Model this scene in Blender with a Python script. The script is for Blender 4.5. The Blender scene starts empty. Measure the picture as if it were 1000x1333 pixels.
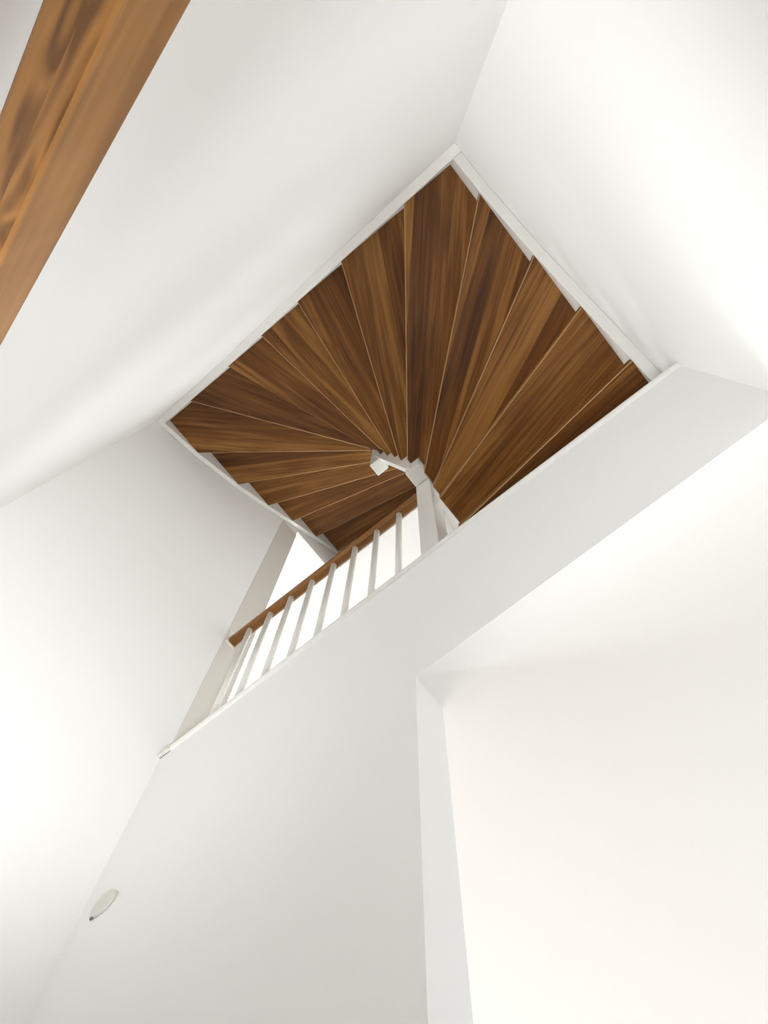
import bpy, bmesh, math, random
from mathutils import Matrix, Vector
random.seed(7)
S = bpy.context.scene
COL = S.collection

# ------------------------------------------------------------------ helpers
def link(o, parent=None, loc=None):
    COL.objects.link(o)
    if parent is not None:
        o.parent = parent
    if loc is not None:
        o.location = loc
    return o

def finish(bm, name, mat, parent=None, origin=(0, 0, 0), rotz=0.0, bevel=0.0, segs=2, smooth=False):
    """bm is in world coordinates; the object gets the given origin / z rotation."""
    bmesh.ops.remove_doubles(bm, verts=bm.verts, dist=1e-6)
    bmesh.ops.recalc_face_normals(bm, faces=bm.faces)
    if bevel > 0:
        ed = [e for e in bm.edges if len(e.link_faces) == 2 and e.calc_face_angle(0) > 0.35]
        bmesh.ops.bevel(bm, geom=ed, offset=bevel, segments=segs, affect='EDGES', profile=0.5, clamp_overlap=True)
    M = Matrix.Translation(origin) @ Matrix.Rotation(rotz, 4, 'Z')
    bmesh.ops.transform(bm, matrix=M.inverted(), verts=bm.verts)
    me = bpy.data.meshes.new(name)
    bm.to_mesh(me)
    bm.free()
    if smooth:
        for p in me.polygons:
            p.use_smooth = True
    me.materials.append(mat)
    o = bpy.data.objects.new(name, me)
    link(o, parent)
    if parent is not None:
        o.location = Vector(origin) - parent.location
    else:
        o.location = origin
    o.rotation_euler = (0, 0, rotz)
    return o

def box_bm(x0, x1, y0, y1, z0, z1, bm=None):
    bm = bm or bmesh.new()
    v = [bm.verts.new(p) for p in ((x0, y0, z0), (x1, y0, z0), (x1, y1, z0), (x0, y1, z0),
                                   (x0, y0, z1), (x1, y0, z1), (x1, y1, z1), (x0, y1, z1))]
    for f in ((0, 3, 2, 1), (4, 5, 6, 7), (0, 1, 5, 4), (1, 2, 6, 5), (2, 3, 7, 6), (3, 0, 4, 7)):
        bm.faces.new([v[i] for i in f])
    return bm

def prism_bm(poly, vec, bm=None):
    """closed polygon (3-D points) swept along vec."""
    bm = bm or bmesh.new()
    a = [bm.verts.new(p) for p in poly]
    b = [bm.verts.new(Vector(p) + Vector(vec)) for p in poly]
    n = len(poly)
    bm.faces.new(list(reversed(a)))
    bm.faces.new(b)
    for i in range(n):
        bm.faces.new((a[i], a[(i + 1) % n], b[(i + 1) % n], b[i]))
    return bm

def loft_bm(rings, bm=None):
    """rings of equal length, capped."""
    bm = bm or bmesh.new()
    rv = [[bm.verts.new(p) for p in r] for r in rings]
    n = len(rings[0])
    for i in range(len(rv) - 1):
        for j in range(n):
            bm.faces.new((rv[i][j], rv[i][(j + 1) % n], rv[i + 1][(j + 1) % n], rv[i + 1][j]))
    bm.faces.new(list(reversed(rv[0])))
    bm.faces.new(rv[-1])
    return bm

def structure(o):
    o['kind'] = 'structure'
    return o

def thing(o, label, cat, group=None):
    o['label'] = label
    o['category'] = cat
    if group:
        o['group'] = group
    return o

def empty(name, loc):
    e = bpy.data.objects.new(name, None)
    e.empty_display_size = 0.1
    link(e)
    e.location = loc
    return e

# ------------------------------------------------------------------ materials
def new_mat(name):
    m = bpy.data.materials.new(name)
    m.use_nodes = True
    nt = m.node_tree
    return m, nt, nt.nodes, nt.links, nt.nodes['Principled BSDF']

def paint(name, col, rough, bump=0.0, scale=180.0):
    m, nt, N, L, b = new_mat(name)
    b.inputs['Roughness'].default_value = rough
    tc = N.new('ShaderNodeTexCoord')
    nz = N.new('ShaderNodeTexNoise')
    nz.inputs['Scale'].default_value = 3.0
    nz.inputs['Detail'].default_value = 3.0
    L.new(tc.outputs['Object'], nz.inputs['Vector'])
    mx = N.new('ShaderNodeMix')
    mx.data_type = 'RGBA'
    mx.inputs['A'].default_value = (col[0] * .985, col[1] * .985, col[2] * .985, 1)
    mx.inputs['B'].default_value = (*col, 1)
    L.new(nz.outputs['Fac'], mx.inputs['Factor'])
    L.new(mx.outputs['Result'], b.inputs['Base Color'])
    if bump > 0:
        n2 = N.new('ShaderNodeTexNoise')
        n2.inputs['Scale'].default_value = scale
        n2.inputs['Detail'].default_value = 2.0
        L.new(tc.outputs['Object'], n2.inputs['Vector'])
        bp = N.new('ShaderNodeBump')
        bp.inputs['Strength'].default_value = bump
        bp.inputs['Distance'].default_value = 0.002
        L.new(n2.outputs['Fac'], bp.inputs['Height'])
        L.new(bp.outputs['Normal'], b.inputs['Normal'])
    return m

def math_node(N, L, op, a, b=None):
    n = N.new('ShaderNodeMath')
    n.operation = op
    for i, v in enumerate((a, b)):
        if v is None:
            continue
        if isinstance(v, (int, float)):
            n.inputs[i].default_value = v
        else:
            L.new(v, n.inputs[i])
    return n.outputs[0]

def wood(name, tones, stave=0.07, rough=0.42, grain=0.5, knots=0.0, axis_scale=(2.2, 85, 85), rings=0.0, two_tone=None, tone_amp=.62):
    """boards glued from staves that run along the object's own x axis."""
    m, nt, N, L, b = new_mat(name)
    b.inputs['Roughness'].default_value = rough
    b.inputs['Specular IOR Level'].default_value = 0.3
    tc = N.new('ShaderNodeTexCoord')
    oi = N.new('ShaderNodeObjectInfo')
    rnd = math_node(N, L, 'MULTIPLY', oi.outputs['Random'], 0.0 if two_tone else 53.0)
    cmb = N.new('ShaderNodeCombineXYZ')
    for s in ('X', 'Y', 'Z'):
        L.new(rnd, cmb.inputs[s])
    add = N.new('ShaderNodeVectorMath')
    add.operation = 'ADD'
    L.new(tc.outputs['Object'], add.inputs[0])
    L.new(cmb.outputs[0], add.inputs[1])
    sep = N.new('ShaderNodeSeparateXYZ')
    L.new(add.outputs[0], sep.inputs[0])
    # stave index across the board
    idx = math_node(N, L, 'FLOOR', math_node(N, L, 'DIVIDE', sep.outputs['Y'], stave))
    wn = N.new('ShaderNodeTexWhiteNoise')
    wn.noise_dimensions = '1D'
    L.new(idx, wn.inputs['W'])
    # long grain, shifted per stave
    sh = N.new('ShaderNodeVectorMath')
    sh.operation = 'ADD'
    L.new(add.outputs[0], sh.inputs[0])
    c2 = N.new('ShaderNodeCombineXYZ')
    L.new(math_node(N, L, 'MULTIPLY', wn.outputs['Value'], 31.0), c2.inputs['X'])
    L.new(math_node(N, L, 'MULTIPLY', wn.outputs['Value'], 3.0), c2.inputs['Z'])
    L.new(c2.outputs[0], sh.inputs[1])
    mp = N.new('ShaderNodeMapping')
    mp.inputs['Scale'].default_value = axis_scale
    L.new(sh.outputs[0], mp.inputs['Vector'])
    nz = N.new('ShaderNodeTexNoise')
    nz.inputs['Scale'].default_value = 1.0
    nz.inputs['Detail'].default_value = 6.0
    nz.inputs['Roughness'].default_value = 0.62
    nz.inputs['Distortion'].default_value = 0.6
    L.new(mp.outputs[0], nz.inputs['Vector'])
    # broad cathedral figure
    mp2 = N.new('ShaderNodeMapping')
    mp2.inputs['Scale'].default_value = (1.6, 14, 14)
    L.new(sh.outputs[0], mp2.inputs['Vector'])
    n2 = N.new('ShaderNodeTexNoise')
    n2.inputs['Scale'].default_value = 1.0
    n2.inputs['Detail'].default_value = 3.0
    n2.inputs['Distortion'].default_value = 1.2
    L.new(mp2.outputs[0], n2.inputs['Vector'])
    # value = stave tone + grain
    tone = wn.outputs['Value']
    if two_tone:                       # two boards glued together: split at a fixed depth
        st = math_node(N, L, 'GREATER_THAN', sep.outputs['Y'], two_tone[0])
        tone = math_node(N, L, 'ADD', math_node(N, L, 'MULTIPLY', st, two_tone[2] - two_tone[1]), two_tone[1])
    v = math_node(N, L, 'MULTIPLY', tone, tone_amp)
    g = math_node(N, L, 'MULTIPLY', math_node(N, L, 'SUBTRACT', nz.outputs['Fac'], 0.5), grain * 1.5)
    g2 = math_node(N, L, 'MULTIPLY', math_node(N, L, 'SUBTRACT', n2.outputs['Fac'], 0.5), grain * 1.3)
    v = math_node(N, L, 'ADD', math_node(N, L, 'ADD', v, g), g2)
    v = math_node(N, L, 'ADD', v, 0.50 - tone_amp / 2)
    if rings > 0:
        mp3 = N.new('ShaderNodeMapping')
        mp3.inputs['Scale'].default_value = (7.0, 38.0, 5.0)
        L.new(sh.outputs[0], mp3.inputs['Vector'])
        n3 = N.new('ShaderNodeTexNoise')
        n3.inputs['Scale'].default_value = 0.9
        n3.inputs['Detail'].default_value = 1.0
        n3.inputs['Distortion'].default_value = 0.8
        L.new(mp3.outputs[0], n3.inputs['Vector'])
        fr = math_node(N, L, 'SINE', math_node(N, L, 'MULTIPLY', n3.outputs['Fac'], 30.0))
        fr = math_node(N, L, 'MULTIPLY', fr, math_node(N, L, 'SUBTRACT', 1.0, math_node(N, L, 'MULTIPLY', st, .8)) if two_tone else 1.0)
        v = math_node(N, L, 'ADD', v, math_node(N, L, 'MULTIPLY', fr, rings))
    rp = N.new('ShaderNodeValToRGB')
    el = rp.color_ramp.elements
    el[0].position, el[0].color = 0.05, (*tones[0], 1)
    el[1].position, el[1].color = 0.95, (*tones[2], 1)
    e = el.new(0.5)
    e.color = (*tones[1], 1)
    L.new(v, rp.inputs['Fac'])
    out = rp.outputs['Color']
    if knots > 0:
        mp4 = N.new('ShaderNodeMapping')
        mp4.inputs['Scale'].default_value = (9.0, 42.0, 4.0)
        L.new(sh.outputs[0], mp4.inputs['Vector'])
        vo = N.new('ShaderNodeTexVoronoi')
        vo.inputs['Scale'].default_value = 1.0
        L.new(mp4.outputs[0], vo.inputs['Vector'])
        kr = N.new('ShaderNodeMapRange')
        kr.inputs['From Min'].default_value = 0.05
        kr.inputs['From Max'].default_value = 0.30
        kr.inputs['To Min'].default_value = knots
        kr.inputs['To Max'].default_value = 0.0
        L.new(vo.outputs['Distance'], kr.inputs['Value'])
        mk = N.new('ShaderNodeMix')
        mk.data_type = 'RGBA'
        mk.inputs['B'].default_value = (tones[0][0] * .55, tones[0][1] * .5, tones[0][2] * .5, 1)
        L.new(out, mk.inputs['A'])
        L.new(math_node(N, L, 'MULTIPLY', kr.outputs[0], math_node(N, L, 'SUBTRACT', 1.0, st) if two_tone else 1.0), mk.inputs['Factor'])
        out = mk.outputs['Result']
    L.new(out, b.inputs['Base Color'])
    bp = N.new('ShaderNodeBump')
    bp.inputs['Strength'].default_value = 0.12
    bp.inputs['Distance'].default_value = 0.002
    L.new(nz.outputs['Fac'], bp.inputs['Height'])
    L.new(bp.outputs['Normal'], b.inputs['Normal'])
    return m

M_WALL = paint('wall_paint', (0.90, 0.897, 0.888), 0.75, 0.06)
M_CEIL = paint('ceiling_paint', (0.90, 0.89, 0.875), 0.85, 0.04)
M_TRIM = paint('satin_white_paint', (0.84, 0.83, 0.795), 0.34)
M_GREYER = paint('satin_greyer_white', (0.72, 0.69, 0.64), 0.45)  # on the wall strip this greyer colour carries shade
M_PLASTIC = paint('white_plastic', (0.68, 0.68, 0.62), 0.35)
M_DARK = paint('dark_patch', (0.16, 0.16, 0.155), 0.6)
M_TREAD = wood('stained_oak', ((0.066, 0.0215, 0.0032), (0.168, 0.060, 0.0088), (0.330, 0.148, 0.034)), 0.076, 0.46, 0.85, 0.0, tone_amp=.60)
M_ARRIS = wood('pale_edge', ((0.30, 0.16, 0.065), (0.40, 0.23, 0.10), (0.48, 0.30, 0.14)), 0.068, 0.42, 0.5, 0.0)
M_RAIL = wood('oiled_oak_rail', ((0.12, 0.046, 0.010), (0.24, 0.10, 0.025), (0.36, 0.175, 0.055)), 0.018, 0.42, 0.6, 0.0)
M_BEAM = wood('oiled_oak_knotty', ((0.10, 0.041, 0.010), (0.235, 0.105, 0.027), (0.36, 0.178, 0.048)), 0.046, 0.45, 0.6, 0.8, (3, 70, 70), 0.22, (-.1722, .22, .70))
M_FLOOR = wood('light_oak_floor', ((0.56, 0.525, 0.48), (0.64, 0.61, 0.57), (0.71, 0.68, 0.64)), 0.14, 0.45, 0.3)
M_METAL = paint('brushed_steel', (0.55, 0.55, 0.54), 0.3)
M_METAL.node_tree.nodes['Principled BSDF'].inputs['Metallic'].default_value = 1.0

# ------------------------------------------------------------------ dimensions (metres, z=0 is the camera)
XL, XR = -1.387, 0.430          # left / right shaft walls
YB, YN = -0.249, 0.609          # back wall / landing edge wall
T = 0.027                       # string board thickness
XLI, XRI, YBI = XL + T, 0.394, -0.212
ZF, ZC = -0.60, 1.622           # lower floor, lower hall ceiling
ZL = 2.335                      # landing floor
ZU = 5.10                       # landing ceiling
ZT = 5.70                       # top floor
ZR = 7.6
XO = -0.450                     # jamb of the opening to the hall
YW = 0.697                      # hall side of that wall
YE = 0.738                      # end of the left shaft wall on the landing
HX0, HX1, HY1 = -3.2, XR, 4.2   # hall and landing extents
RISE, Z0, TT = 0.185, 2.671, 0.038
ZK = lambda k: Z0 + RISE * k

# ------------------------------------------------------------------ setting
W = 0.12
def poly_wall(name, pts, vec, mat):
    return structure(finish(prism_bm(pts, vec), name, mat))

structure(finish(box_bm(HX0 - W, XR + W, YB - W, HY1 + W, ZF - .15, ZF), 'floor', M_FLOOR))
# left shaft wall, ends on the landing at YE; below, it stops at the hall wall
# side windows added to the hall to light the shaft: y0,y1,z0,z1
RW = (.82, 2.7, -.45, 1.40)
FW = (1.0, 3.8, -.45, 1.40)
def holed_x(name, x0, x1, y0, y1, z0, z1, h):
    bm = box_bm(x0, x1, y0, y1, h[3], z1)
    box_bm(x0, x1, y0, h[0], z0, h[3], bm)
    box_bm(x0, x1, h[1], y1, z0, h[3], bm)
    box_bm(x0, x1, h[0], h[1], z0, h[2], bm)
    return structure(finish(bm, name, M_WALL))
poly_wall('wall_left', [(XL, YB - W, ZF), (XL, YN, ZF), (XL, YN, ZL), (XL, YE, ZL), (XL, YE, ZR), (XL, YB - W, ZR)], (-W, 0, 0), M_WALL)
structure(finish(box_bm(XL, XR, YB - W, YB, ZF, ZR), 'wall_back', M_WALL))
holed_x('wall_right', XR, XR + W, YB - W, HY1, ZF, ZR, RW)
holed_x('wall_hall_left', HX0 - W, HX0, YW - .3, HY1, ZF, ZR, FW)
# landing-edge wall with the tall opening to the hall at its right
poly_wall('wall_front', [(XL - W, YN, ZF), (XO, YN, ZF), (XO, YN, ZC), (XR, YN, ZC), (XR, YN, ZL), (XL - W, YN, ZL)], (0, YW - YN, 0), M_WALL)
# hall ceiling and landing floor above it
structure(finish(box_bm(HX0, XR, YW, HY1, ZC, ZL - .03), 'ceiling', M_CEIL))
def L_floor():
    bm = prism_bm([(HX0, YE, ZL - .03), (XL, YE, ZL - .03), (XL, YN, ZL - .03), (XR, YN, ZL - .03), (XR, HY1, ZL - .03), (HX0, HY1, ZL - .03)], (0, 0, .03))
    return bm
structure(finish(L_floor(), 'landing_floor', M_FLOOR))
# landing ceiling with the stair opening
YH = 1.070
structure(finish(prism_bm([(HX0, YE, ZU), (XL, YE, ZU), (XL, YH, ZU), (XR, YH, ZU), (XR, HY1, ZU), (HX0, HY1, ZU)], (0, 0, ZT - ZU)), 'landing_ceiling', M_CEIL))
structure(finish(box_bm(HX0, XR, YB, HY1, ZR - .1, ZR), 'top_ceiling', M_CEIL))

HW = (-2.9, 0.3, 0.1, 1.45)       # hall window  x0,x1,z0,z1
LW = (-3.1, -1.75, 2.9, 4.9)        # landing window
bm = bmesh.new()
for hw, za, zb in ((HW, ZF, ZC + .3), (LW, ZC + .3, ZR)):
    box_bm(HX0, hw[0], HY1, HY1 + W, za, zb, bm)
    box_bm(hw[1], XR, HY1, HY1 + W, za, zb, bm)
    box_bm(hw[0], hw[1], HY1, HY1 + W, za, hw[2], bm)
    box_bm(hw[0], hw[1], HY1, HY1 + W, hw[3], zb, bm)
structure(finish(bm, 'wall_far', M_WALL))
structure(finish(box_bm(HX0, XL - W, YE - .12, YE, ZL, ZR), 'wall_landing', M_WALL))
structure(finish(box_bm(HX0, XL - W, YN, YW, ZF, ZL - .03), 'wall_hall', M_WALL))
for i, (a, b, c, d) in enumerate((HW, LW)):
    bm = bmesh.new()
    n = 3
    f = .05
    box_bm(a, b, HY1 + .03, HY1 + .09, c, c + f, bm)
    box_bm(a, b, HY1 + .03, HY1 + .09, d - f, d, bm)
    for j in range(n + 1):
        x = a + (b - a - f) * j / n
        box_bm(x, x + f, HY1 + .03, HY1 + .09, c + f, d - f, bm)
    structure(finish(bm, 'window_%d' % (i + 1), M_TRIM))

for i, (a, b, h) in enumerate(((XR + .03, XR + .09, RW), (HX0 - .09, HX0 - .03, FW))):  # frames of the added side windows
    bm = bmesh.new()
    f = .045
    box_bm(a, b, h[0], h[1], h[2], h[2] + f, bm)
    box_bm(a, b, h[0], h[1], h[3] - f, h[3], bm)
    for j in range(3):
        y = h[0] + (h[1] - h[0] - f) * j / 2
        box_bm(a, b, y, y + f, h[2] + f, h[3] - f, bm)
    structure(finish(bm, 'window_%d' % (i + 3), M_TRIM))

# white edge board along the landing edge
bm = prism_bm([(XL + .045, YN, 2.303), (XL + .045, YN - .006, 2.305), (XL + .045, YN - .0095, 2.311), (XL + .045, YN - .0095, 2.322),
               (XL + .045, YN - .006, 2.333), (XL + .045, YN + .03, 2.337), (XL + .045, YN + .03, 2.3355), (XL + .045, YN, 2.3355)], (XR - XL - .0455, 0, 0))
structure(finish(bm, 'trim_1', M_TRIM))
structure(finish(box_bm(XL + .0005, XL + .0445, YN - .012, YN - .0005, 2.306, 2.334), 'trim_2', M_GREYER, bevel=.002))  # end block of the edge board, in a greyer tone
# added board on left wall's end above landing, shade set in its colour
structure(finish(box_bm(XL - .002, XL + .003, 0.622, YE + .002, ZL, 5.02), 'trim_3', M_GREYER))

# ------------------------------------------------------------------ staircase
stair = empty('staircase', (-0.05, 0.95, ZL))
thing(stair, 'winding staircase of brown oak treads between white strings and newels, seen from below', 'staircase')

# back lower edge of every tread: point at the outer string, point at the inner string
BACK = {
    -1: ((.394, .800), (-.32, .815)),
    0: ((.394, .604), (-.32, .690)),
    1: ((.394, .411), (-.32, .615)),
    2: ((.394, .205), (-.333, .604)),
    3: ((.394, -.066), (-.325, .555)),
    4: ((.181, -.212), (-.382, .514)),
    5: ((-.135, -.212), (-.441, .529)),
    6: ((-.387, -.212), (-.482, .529)),
    7: ((-.624, -.212), (-.533, .515)),
    8: ((-.865, -.212), (-.588, .518)),
    9: ((-1.163, -.212), (-.615, .534)),
    10: ((-1.36, .007), (-.647, .563)),
    11: ((-1.36, .276), (-.720, .630)),
    12: ((-1.36, .488), (-.752, .736)),
    13: ((-1.36, .669), (-.658, .856)),
    14: ((-1.36, .861), (-.680, .994)),
    15: ((-1.36, 1.053), (-.62, 1.10)),
}
CUTX = {4: -.402, 5: -.446, 6: -.4815, 7: -.527, 8: -.572}
E0 = .006                        # housed into the strings
OUTER_BACK = [(XRI + E0, YBI - E0), (XRI + E0, .555 + E0), (-.645, .555 + E0), (-.645, .60), (XLI - E0, .60), (XLI - E0, YBI - E0)]
OUTER_LEFT = [(-.57, YBI - E0), (-.57, .555), (-.645, .555), (-.645, .63), (-.60 + E0, .63), (-.60 + E0, 1.20), (XLI - E0, 1.20), (XLI - E0, YBI - E0)]

def clip(poly, px, py, nx, ny):
    """keep the side where (p - P).n <= 0"""
    out = []
    for i in range(len(poly)):
        a, b = poly[i], poly[(i + 1) % len(poly)]
        da = (a[0] - px) * nx + (a[1] - py) * ny
        db = (b[0] - px) * nx + (b[1] - py) * ny
        if da <= 0:
            out.append(a)
        if (da < 0 < db) or (db < 0 < da):
            t = da / (da - db)
            out.append((a[0] + (b[0] - a[0]) * t, a[1] + (b[1] - a[1]) * t))
    return out

OV = 0.052
for k in range(-1, 16):
    (ax, ay), (bx, by) = BACK[k]
    if k <= 3:                        # right flight: each inner end at its own mark on the string
        xe = {-1: -.322, 0: -.322, 1: -.333, 2: -.347, 3: -.3610}[k]
        OUTER_RIGHT = [(XRI + E0, 1.14), (xe, 1.14), (xe, .561), (-.47, .561), (-.47, YBI - E0), (XRI + E0, YBI - E0)]
    region = OUTER_RIGHT if k <= 3 else (OUTER_BACK if k <= 8 else OUTER_LEFT)
    if k in CUTX:                     # square-cut toe at the inner string
        wrap = [(XRI + E0, .70), (-.361, .70), (-.361, .561)] if k == 4 else [(XRI + E0, .555 + E0)]   # step 4 also runs past the newel's side
        region = [(XRI + E0, YBI - E0), *wrap, (CUTX[k], .555 + E0), (CUTX[k], .514), (-1.2, .514), (-1.2, YBI - E0)]
    def up(kk):                       # square to a back edge, pointing up the stair
        (px, py), (qx, qy) = BACK[kk]
        dx, dy = qx - px, qy - py
        l = math.hypot(dx, dy)
        return (-dy / l, dx / l)
    n = up(k)
    poly = clip(list(region), ax, ay, n[0], n[1])
    if k > -1:
        (fx, fy), _ = BACK[k - 1]
        m = up(k - 1)
        poly = clip(poly, fx - m[0] * OV, fy - m[1] * OV, -m[0], -m[1])
    # drop repeated points
    pp = []
    for p in poly:
        if not pp or math.hypot(p[0] - pp[-1][0], p[1] - pp[-1][1]) > 1e-4:
            pp.append(p)
    if math.hypot(pp[0][0] - pp[-1][0], pp[0][1] - pp[-1][1]) < 1e-4:
        pp.pop()
    z = ZK(k)
    # long axis: mean of its two edges
    d1 = Vector((bx - ax, by - ay)).normalized()
    d0 = d1
    if k > -1:
        (a2, b2), (c2, e2) = BACK[k - 1]
        d0 = Vector((c2 - a2, e2 - b2)).normalized()
    d = (d1 + d0 * .55).normalized()
    ang = math.atan2(d[1], d[0])
    cx = sum(p[0] for p in pp) / len(pp)
    cy = sum(p[1] for p in pp) / len(pp)
    o = finish(prism_bm([(x, y, z) for x, y in pp], (0, 0, TT)), 'tread', M_TREAD, stair, (cx, cy, z), ang, bevel=.0028, segs=1)
    o.data.materials.append(M_ARRIS)   # eased lower edges take a paler tone
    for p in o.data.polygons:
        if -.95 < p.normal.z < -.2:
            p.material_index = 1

# outer strings: bottom edge follows the back corners of the treads
def string_x(name, pts, x0, x1, h, mat=M_TRIM):
    poly = [(x0, y, z) for y, z in pts] + [(x0, y, z + h) for y, z in reversed(pts)]
    return finish(prism_bm(poly, (x1 - x0, 0, 0)), name, mat, stair, (x0, pts[0][0], pts[0][1]), 0, bevel=.0015, segs=1)
def string_y(name, pts, y0, y1, h, mat=M_TRIM):
    poly = [(x, y0, z) for x, z in pts] + [(x, y0, z + h) for x, z in reversed(pts)]
    return finish(prism_bm(poly, (0, y1 - y0, 0)), name, mat, stair, (pts[0][0], y0, pts[0][1]), 0, bevel=.0015, segs=1)

ZBR, ZBL = 3.245, 4.42
string_x('outer_string', [(.955, ZL + .001), (.800, 2.486), (.604, 2.668), (.411, 2.853), (.205, 3.038), (-.066, 3.20), (YBI, ZBR)], XRI, XR - .0005, .30)
string_y('outer_string', [(XR - .0005, ZBR - .012), (XRI, ZBR), (.181, 3.405), (-.135, 3.592), (-.387, 3.778), (-.624, 3.963), (-.865, 4.148), (-1.163, 4.330), (XLI, ZBL), (XL + .0005, ZBL)], YB + .0005, YBI, .30)
string_x('outer_string', [(YBI, ZBL), (.007, 4.519), (.276, 4.704), (.488, 4.888), (.669, 5.073), (.861, 5.258), (1.053, 5.440), (1.20, 5.565)], XL + .0035, XLI, .30)
# inner strings
def plate_y(pts, y0, y1):
    return finish(prism_bm([(x, y0, z) for x, z in pts], (0, y1 - y0, 0)), 'inner_string', M_TRIM, stair, (pts[0][0], y0, pts[0][1]), 0, bevel=.0015, segs=1)
def plate_x(pts, x0, x1):
    return finish(prism_bm([(x0, y, z) for y, z in pts], (x1 - x0, 0, 0)), 'inner_string', M_TRIM, stair, (x0, pts[0][0], pts[0][1]), 0, bevel=.0015, segs=1)
plate_y([(-.400, 3.30), (-.422, 3.364), (-.578, 4.086), (-.61, 4.24), (-.61, 4.70), (-.578, 4.55), (-.400, 3.80)], .556, .586)
plate_x([(.694, 3.072), (.753, 2.94), (.90, 2.58), (1.0, ZL + .001), (1.05, ZL + .001), (1.05, 2.60), (.85, 3.30), (.694, 3.60)], -.395, -.370)
plate_x([(.712, 2.52), (.80, ZL + .001), (1.05, ZL + .001), (1.05, 2.56), (.90, 2.70), (.712, 2.70)], -.350, -.3205)
plate_x([(.6285, 4.66), (.80, 5.05), (1.05, 5.40), (1.2, 5.50), (1.2, 5.95), (.6285, 5.1)], -.600, -.570)
# hanging newels
def newel(x0, x1, y0, y1, z0, z1):
    return finish(box_bm(x0, x1, y0, y1, z0, z1), 'hanging_newel', M_TRIM, stair, ((x0 + x1) / 2, (y0 + y1) / 2, z0), 0, bevel=.003)
newel(-.642, -.578, .5615, .6265, 4.12, 5.25)
newel(-.4285, -.3635, .5605, .6265, 3.30, 4.30)

# ------------------------------------------------------------------ landing balustrade
bal = empty('balustrade', (-.90, .657, ZL + .002))
thing(bal, 'landing balustrade with brown oak handrail, thin white round spindles and square white post', 'balustrade')
def rail_section(cx, cz, w, h, r, n=4):
    pts = []
    for sx, sz, a0 in ((1, 1, 0), (-1, 1, 90), (-1, -1, 180), (1, -1, 270)):
        for i in range(n + 1):
            a = math.radians(a0 + 90 * i / n)
            pts.append((cx + sx * (w / 2 - r) + r * math.cos(a), cz + sz * (h / 2 - r) + r * math.sin(a)))
    return pts
sec = rail_section(.6565, 3.249, .040, .042, .010)
rings = [[(x, y, z) for y, z in sec] for x in (-1.3835, -.431)]
finish(loft_bm(rings), 'handrail', M_RAIL, bal, (-.90, .6565, 3.249), 0)
for i in range(8):
    x = -1.283 + i * .1068
    n = 20
    r = .0108
    rg = [[(x + r * math.cos(2 * math.pi * j / n), .6565 + r * math.sin(2 * math.pi * j / n), z) for j in range(n)] for z in (ZL + .002, 3.2285)]
    o = finish(loft_bm(rg), 'spindle', M_TRIM, bal, (x, .6565, ZL + .002), 0)
    for p in o.data.polygons:
        p.use_smooth = len(p.vertices) == 4
finish(box_bm(-.430, -.364, .6275, .6925, ZL + .002, 3.50), 'newel_post', M_TRIM, bal, (-.397, .66, ZL + .002), 0, bevel=.003)
finish(box_bm(-1.3838, -1.378, .6265, .672, 3.215, 3.325), 'wall_plate', M_TRIM, bal, (-1.38, .65, 3.215), 0, bevel=.0015)

# ------------------------------------------------------------------ lower handrail on the back wall (close to the camera)
# local x runs along the rail, which falls towards +x at 41.4 degrees
rail = empty('wall_handrail', (-.10, -.188, .574))
thing(rail, 'wide knotty oak handrail sloping across the upper left corner, close to the viewer', 'handrail')
a = math.atan2(.8827, 1.0)
dirv = Vector((math.cos(a), 0, -math.sin(a)))
nrm = Vector((math.sin(a), 0, math.cos(a)))
yf, yb = -.170, -.2060
# lower front edge passes z + .8827 x = .409 ; upper front edge .4906
c_lo, c_hi = .4093, .4908
h = (c_hi - c_lo) * math.cos(a)
def on_edge(x, c):
    return Vector((x, 0, c - .8827 * x))
base = on_edge(0, c_lo)
base = base - dirv * base.dot(dirv)          # foot of the perpendicular
secl = rail_section((yf + yb) / 2, h / 2, yf - yb, h, .0055, 4)
rr = []
for s in (-1.25, .45):
    p0 = base + dirv * s
    rr.append([p0 + Vector((0, y, 0)) + nrm * q for y, q in secl])
bm = loft_bm(rr)
bmesh.ops.recalc_face_normals(bm, faces=bm.faces)
R4 = Matrix((dirv, Vector((0, 1, 0)).cross(dirv) * 0 + Vector((0, 1, 0)), nrm)).transposed().to_4x4()
Mloc = Matrix.Translation(base) @ R4
bmesh.ops.transform(bm, matrix=Mloc.inverted(), verts=bm.verts)
me = bpy.data.meshes.new('rail')
bm.to_mesh(me)
bm.free()
me.materials.append(M_BEAM)
o = bpy.data.objects.new('rail', me)
link(o, rail)
o.matrix_world = Mloc
o.matrix_parent_inverse = Matrix.Identity(4)
o.location = base - rail.location
o.rotation_euler = R4.to_euler()
for s in (-1.0, .38):
    p = base + dirv * s + Vector((0, (yf + yb) / 2, 0))
    bm = box_bm(p.x - .012, p.x + .012, YB + .0005, p.y + .01, p.z - .034, p.z - .020)
    box_bm(p.x - .012, p.x + .012, p.y - .01, p.y + .01, p.z - .022, p.z + .004, bm)
    box_bm(p.x - .022, p.x + .022, YB + .0005, YB + .006, p.z - .07, p.z + .0, bm)
    finish(bm, 'bracket', M_METAL, rail, tuple(p), 0)

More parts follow.
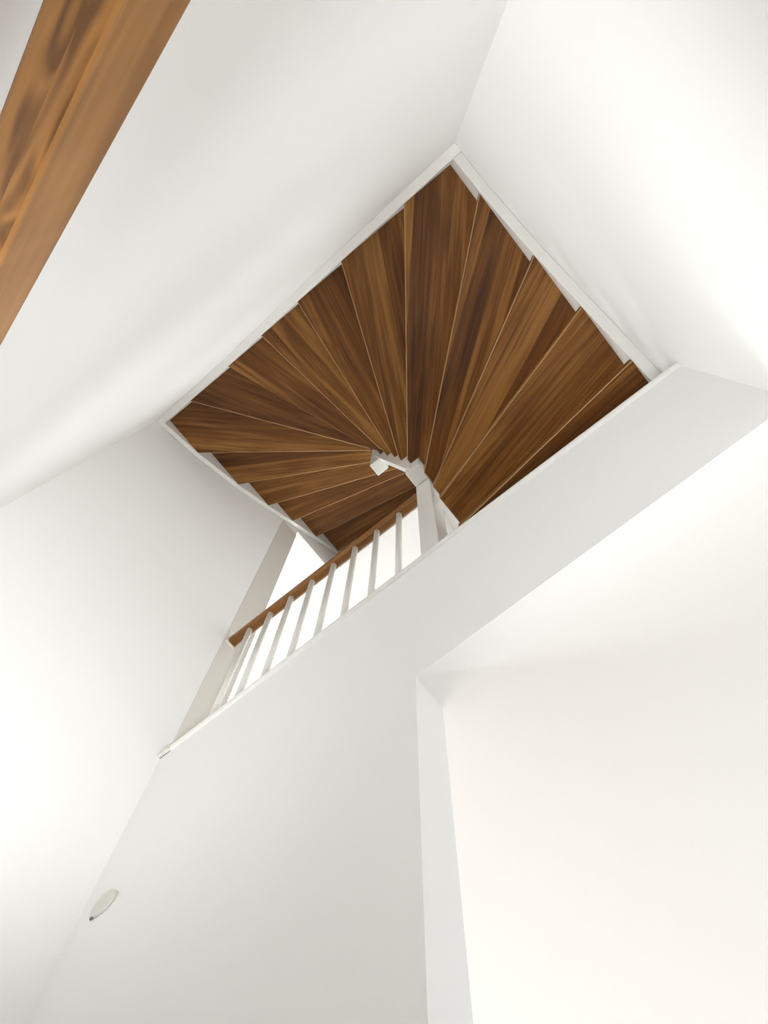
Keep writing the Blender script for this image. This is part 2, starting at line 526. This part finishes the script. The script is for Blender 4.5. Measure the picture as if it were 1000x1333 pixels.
# ------------------------------------------------------------------ small round cover on the landing wall
cv = empty('wall_cover', (-1.297, YN, 1.612))
thing(cv, 'small round white plastic cover on the grey-lit wall, near the lower left corner', 'wall cover')
prof = [(.0355, .0), (.0355, .004), (.033, .007), (.026, .0095), (.014, .011), (.004, .0113)]
n = 40
rg = [[(-1.297 + r * math.cos(2 * math.pi * j / n), YN - .0008 - d, 1.612 + r * math.sin(2 * math.pi * j / n)) for j in range(n)] for r, d in prof]
o = finish(loft_bm(rg), 'cover_dome', M_PLASTIC, cv, (-1.297, YN, 1.612), 0, smooth=True)
bm = box_bm(-1.325, -1.314, YN - .0055, YN - .0008, 1.581, 1.587)  # dark patch at the cover's lower rim
finish(bm, 'patch', M_DARK, cv, (-1.3195, YN - .003, 1.584), 0)['label'] = 'small dark slot at the lower rim'

# ------------------------------------------------------------------ light
def area(name, loc, rot, sx, sy, power, col):
    l = bpy.data.lights.new(name, 'AREA')
    l.shape = 'RECTANGLE'
    l.size, l.size_y = sx, sy
    l.energy = power
    l.color = col
    o = bpy.data.objects.new(name, l)
    link(o)
    o.location = loc
    o.rotation_euler = rot
    return o
area('hall_daylight', ((HW[0] + HW[1]) / 2, HY1 - .02, (HW[2] + HW[3]) / 2), (math.radians(-90), 0, 0), HW[1] - HW[0], HW[3] - HW[2], 5, (1.0, .98, .95))
area('landing_daylight', ((LW[0] + LW[1]) / 2, HY1 - .02, (LW[2] + LW[3]) / 2), (math.radians(-90), 0, 0), LW[1] - LW[0], LW[3] - LW[2], 72, (.94, .98, 1.0))

area('right_hall_fill', (XR - .01, (RW[0] + RW[1]) / 2, (RW[2] + RW[3]) / 2), (0, math.radians(90), 0), RW[3] - RW[2], RW[1] - RW[0], 2.5, (1, .95, .88))  # added fill at the unseen right side window
area('left_hall_fill', (HX0 + .01, (FW[0] + FW[1]) / 2, (FW[2] + FW[3]) / 2), (0, math.radians(-90), 0), FW[3] - FW[2], FW[1] - FW[0], 52, (1, .955, .91))  # added fill at the unseen left side window
def spot(name, loc, target, half, power, col=(1, 1, 1)):
    l = bpy.data.lights.new(name, 'SPOT')
    l.energy = power
    l.spot_size = math.radians(2 * half)
    l.spot_blend = 1.0
    l.shadow_soft_size = .12
    l.color = col
    o = bpy.data.objects.new(name, l)
    link(o)
    o.location = loc
    o.rotation_euler = (Vector(target) - Vector(loc)).to_track_quat('-Z', 'Y').to_euler()
    return o
spot('left_wall_fill', (.28, .02, -.25), (XL, .01, 2.27), 19.5, 235, (.97, .99, 1))  # fill spot without a fixture, added to brighten the left wall
spot('right_wall_fill', (-1.22, .10, -.30), (XR, .07, 2.05), 21, 135, (.96, .985, 1))  # same for the right wall: unseen added fill, no lamp body

w = bpy.data.worlds.new('daylight')
S.world = w
w.use_nodes = True
w.node_tree.nodes['Background'].inputs['Color'].default_value = (.85, .92, 1, 1)
w.node_tree.nodes['Background'].inputs['Strength'].default_value = 0.87

# ------------------------------------------------------------------ camera
cam = bpy.data.cameras.new('camera')
cam.sensor_fit = 'VERTICAL'
cam.sensor_height = 36.0
cam.lens = 36.0 * 1152.617 / 1333.0
cam.clip_start = .02
co = bpy.data.objects.new('camera', cam)
link(co)
Rm = Matrix(((0.7787080180634945, 0.6270940288852044, 0.01915467410702951),
             (0.6034325475180127, -0.7569832120308058, 0.2506902018417261),
             (0.17170609540591553, -0.18365591643082582, -0.9678778441313801)))
co.matrix_world = Rm.transposed().to_4x4()
S.camera = co

S.view_settings.view_transform = 'Standard'
S.view_settings.look = 'None'
S.view_settings.exposure = 0.02
S.view_settings.gamma = 1.0
S.cycles.max_bounces = 14
S.cycles.diffuse_bounces = 10
S.cycles.use_denoising = True
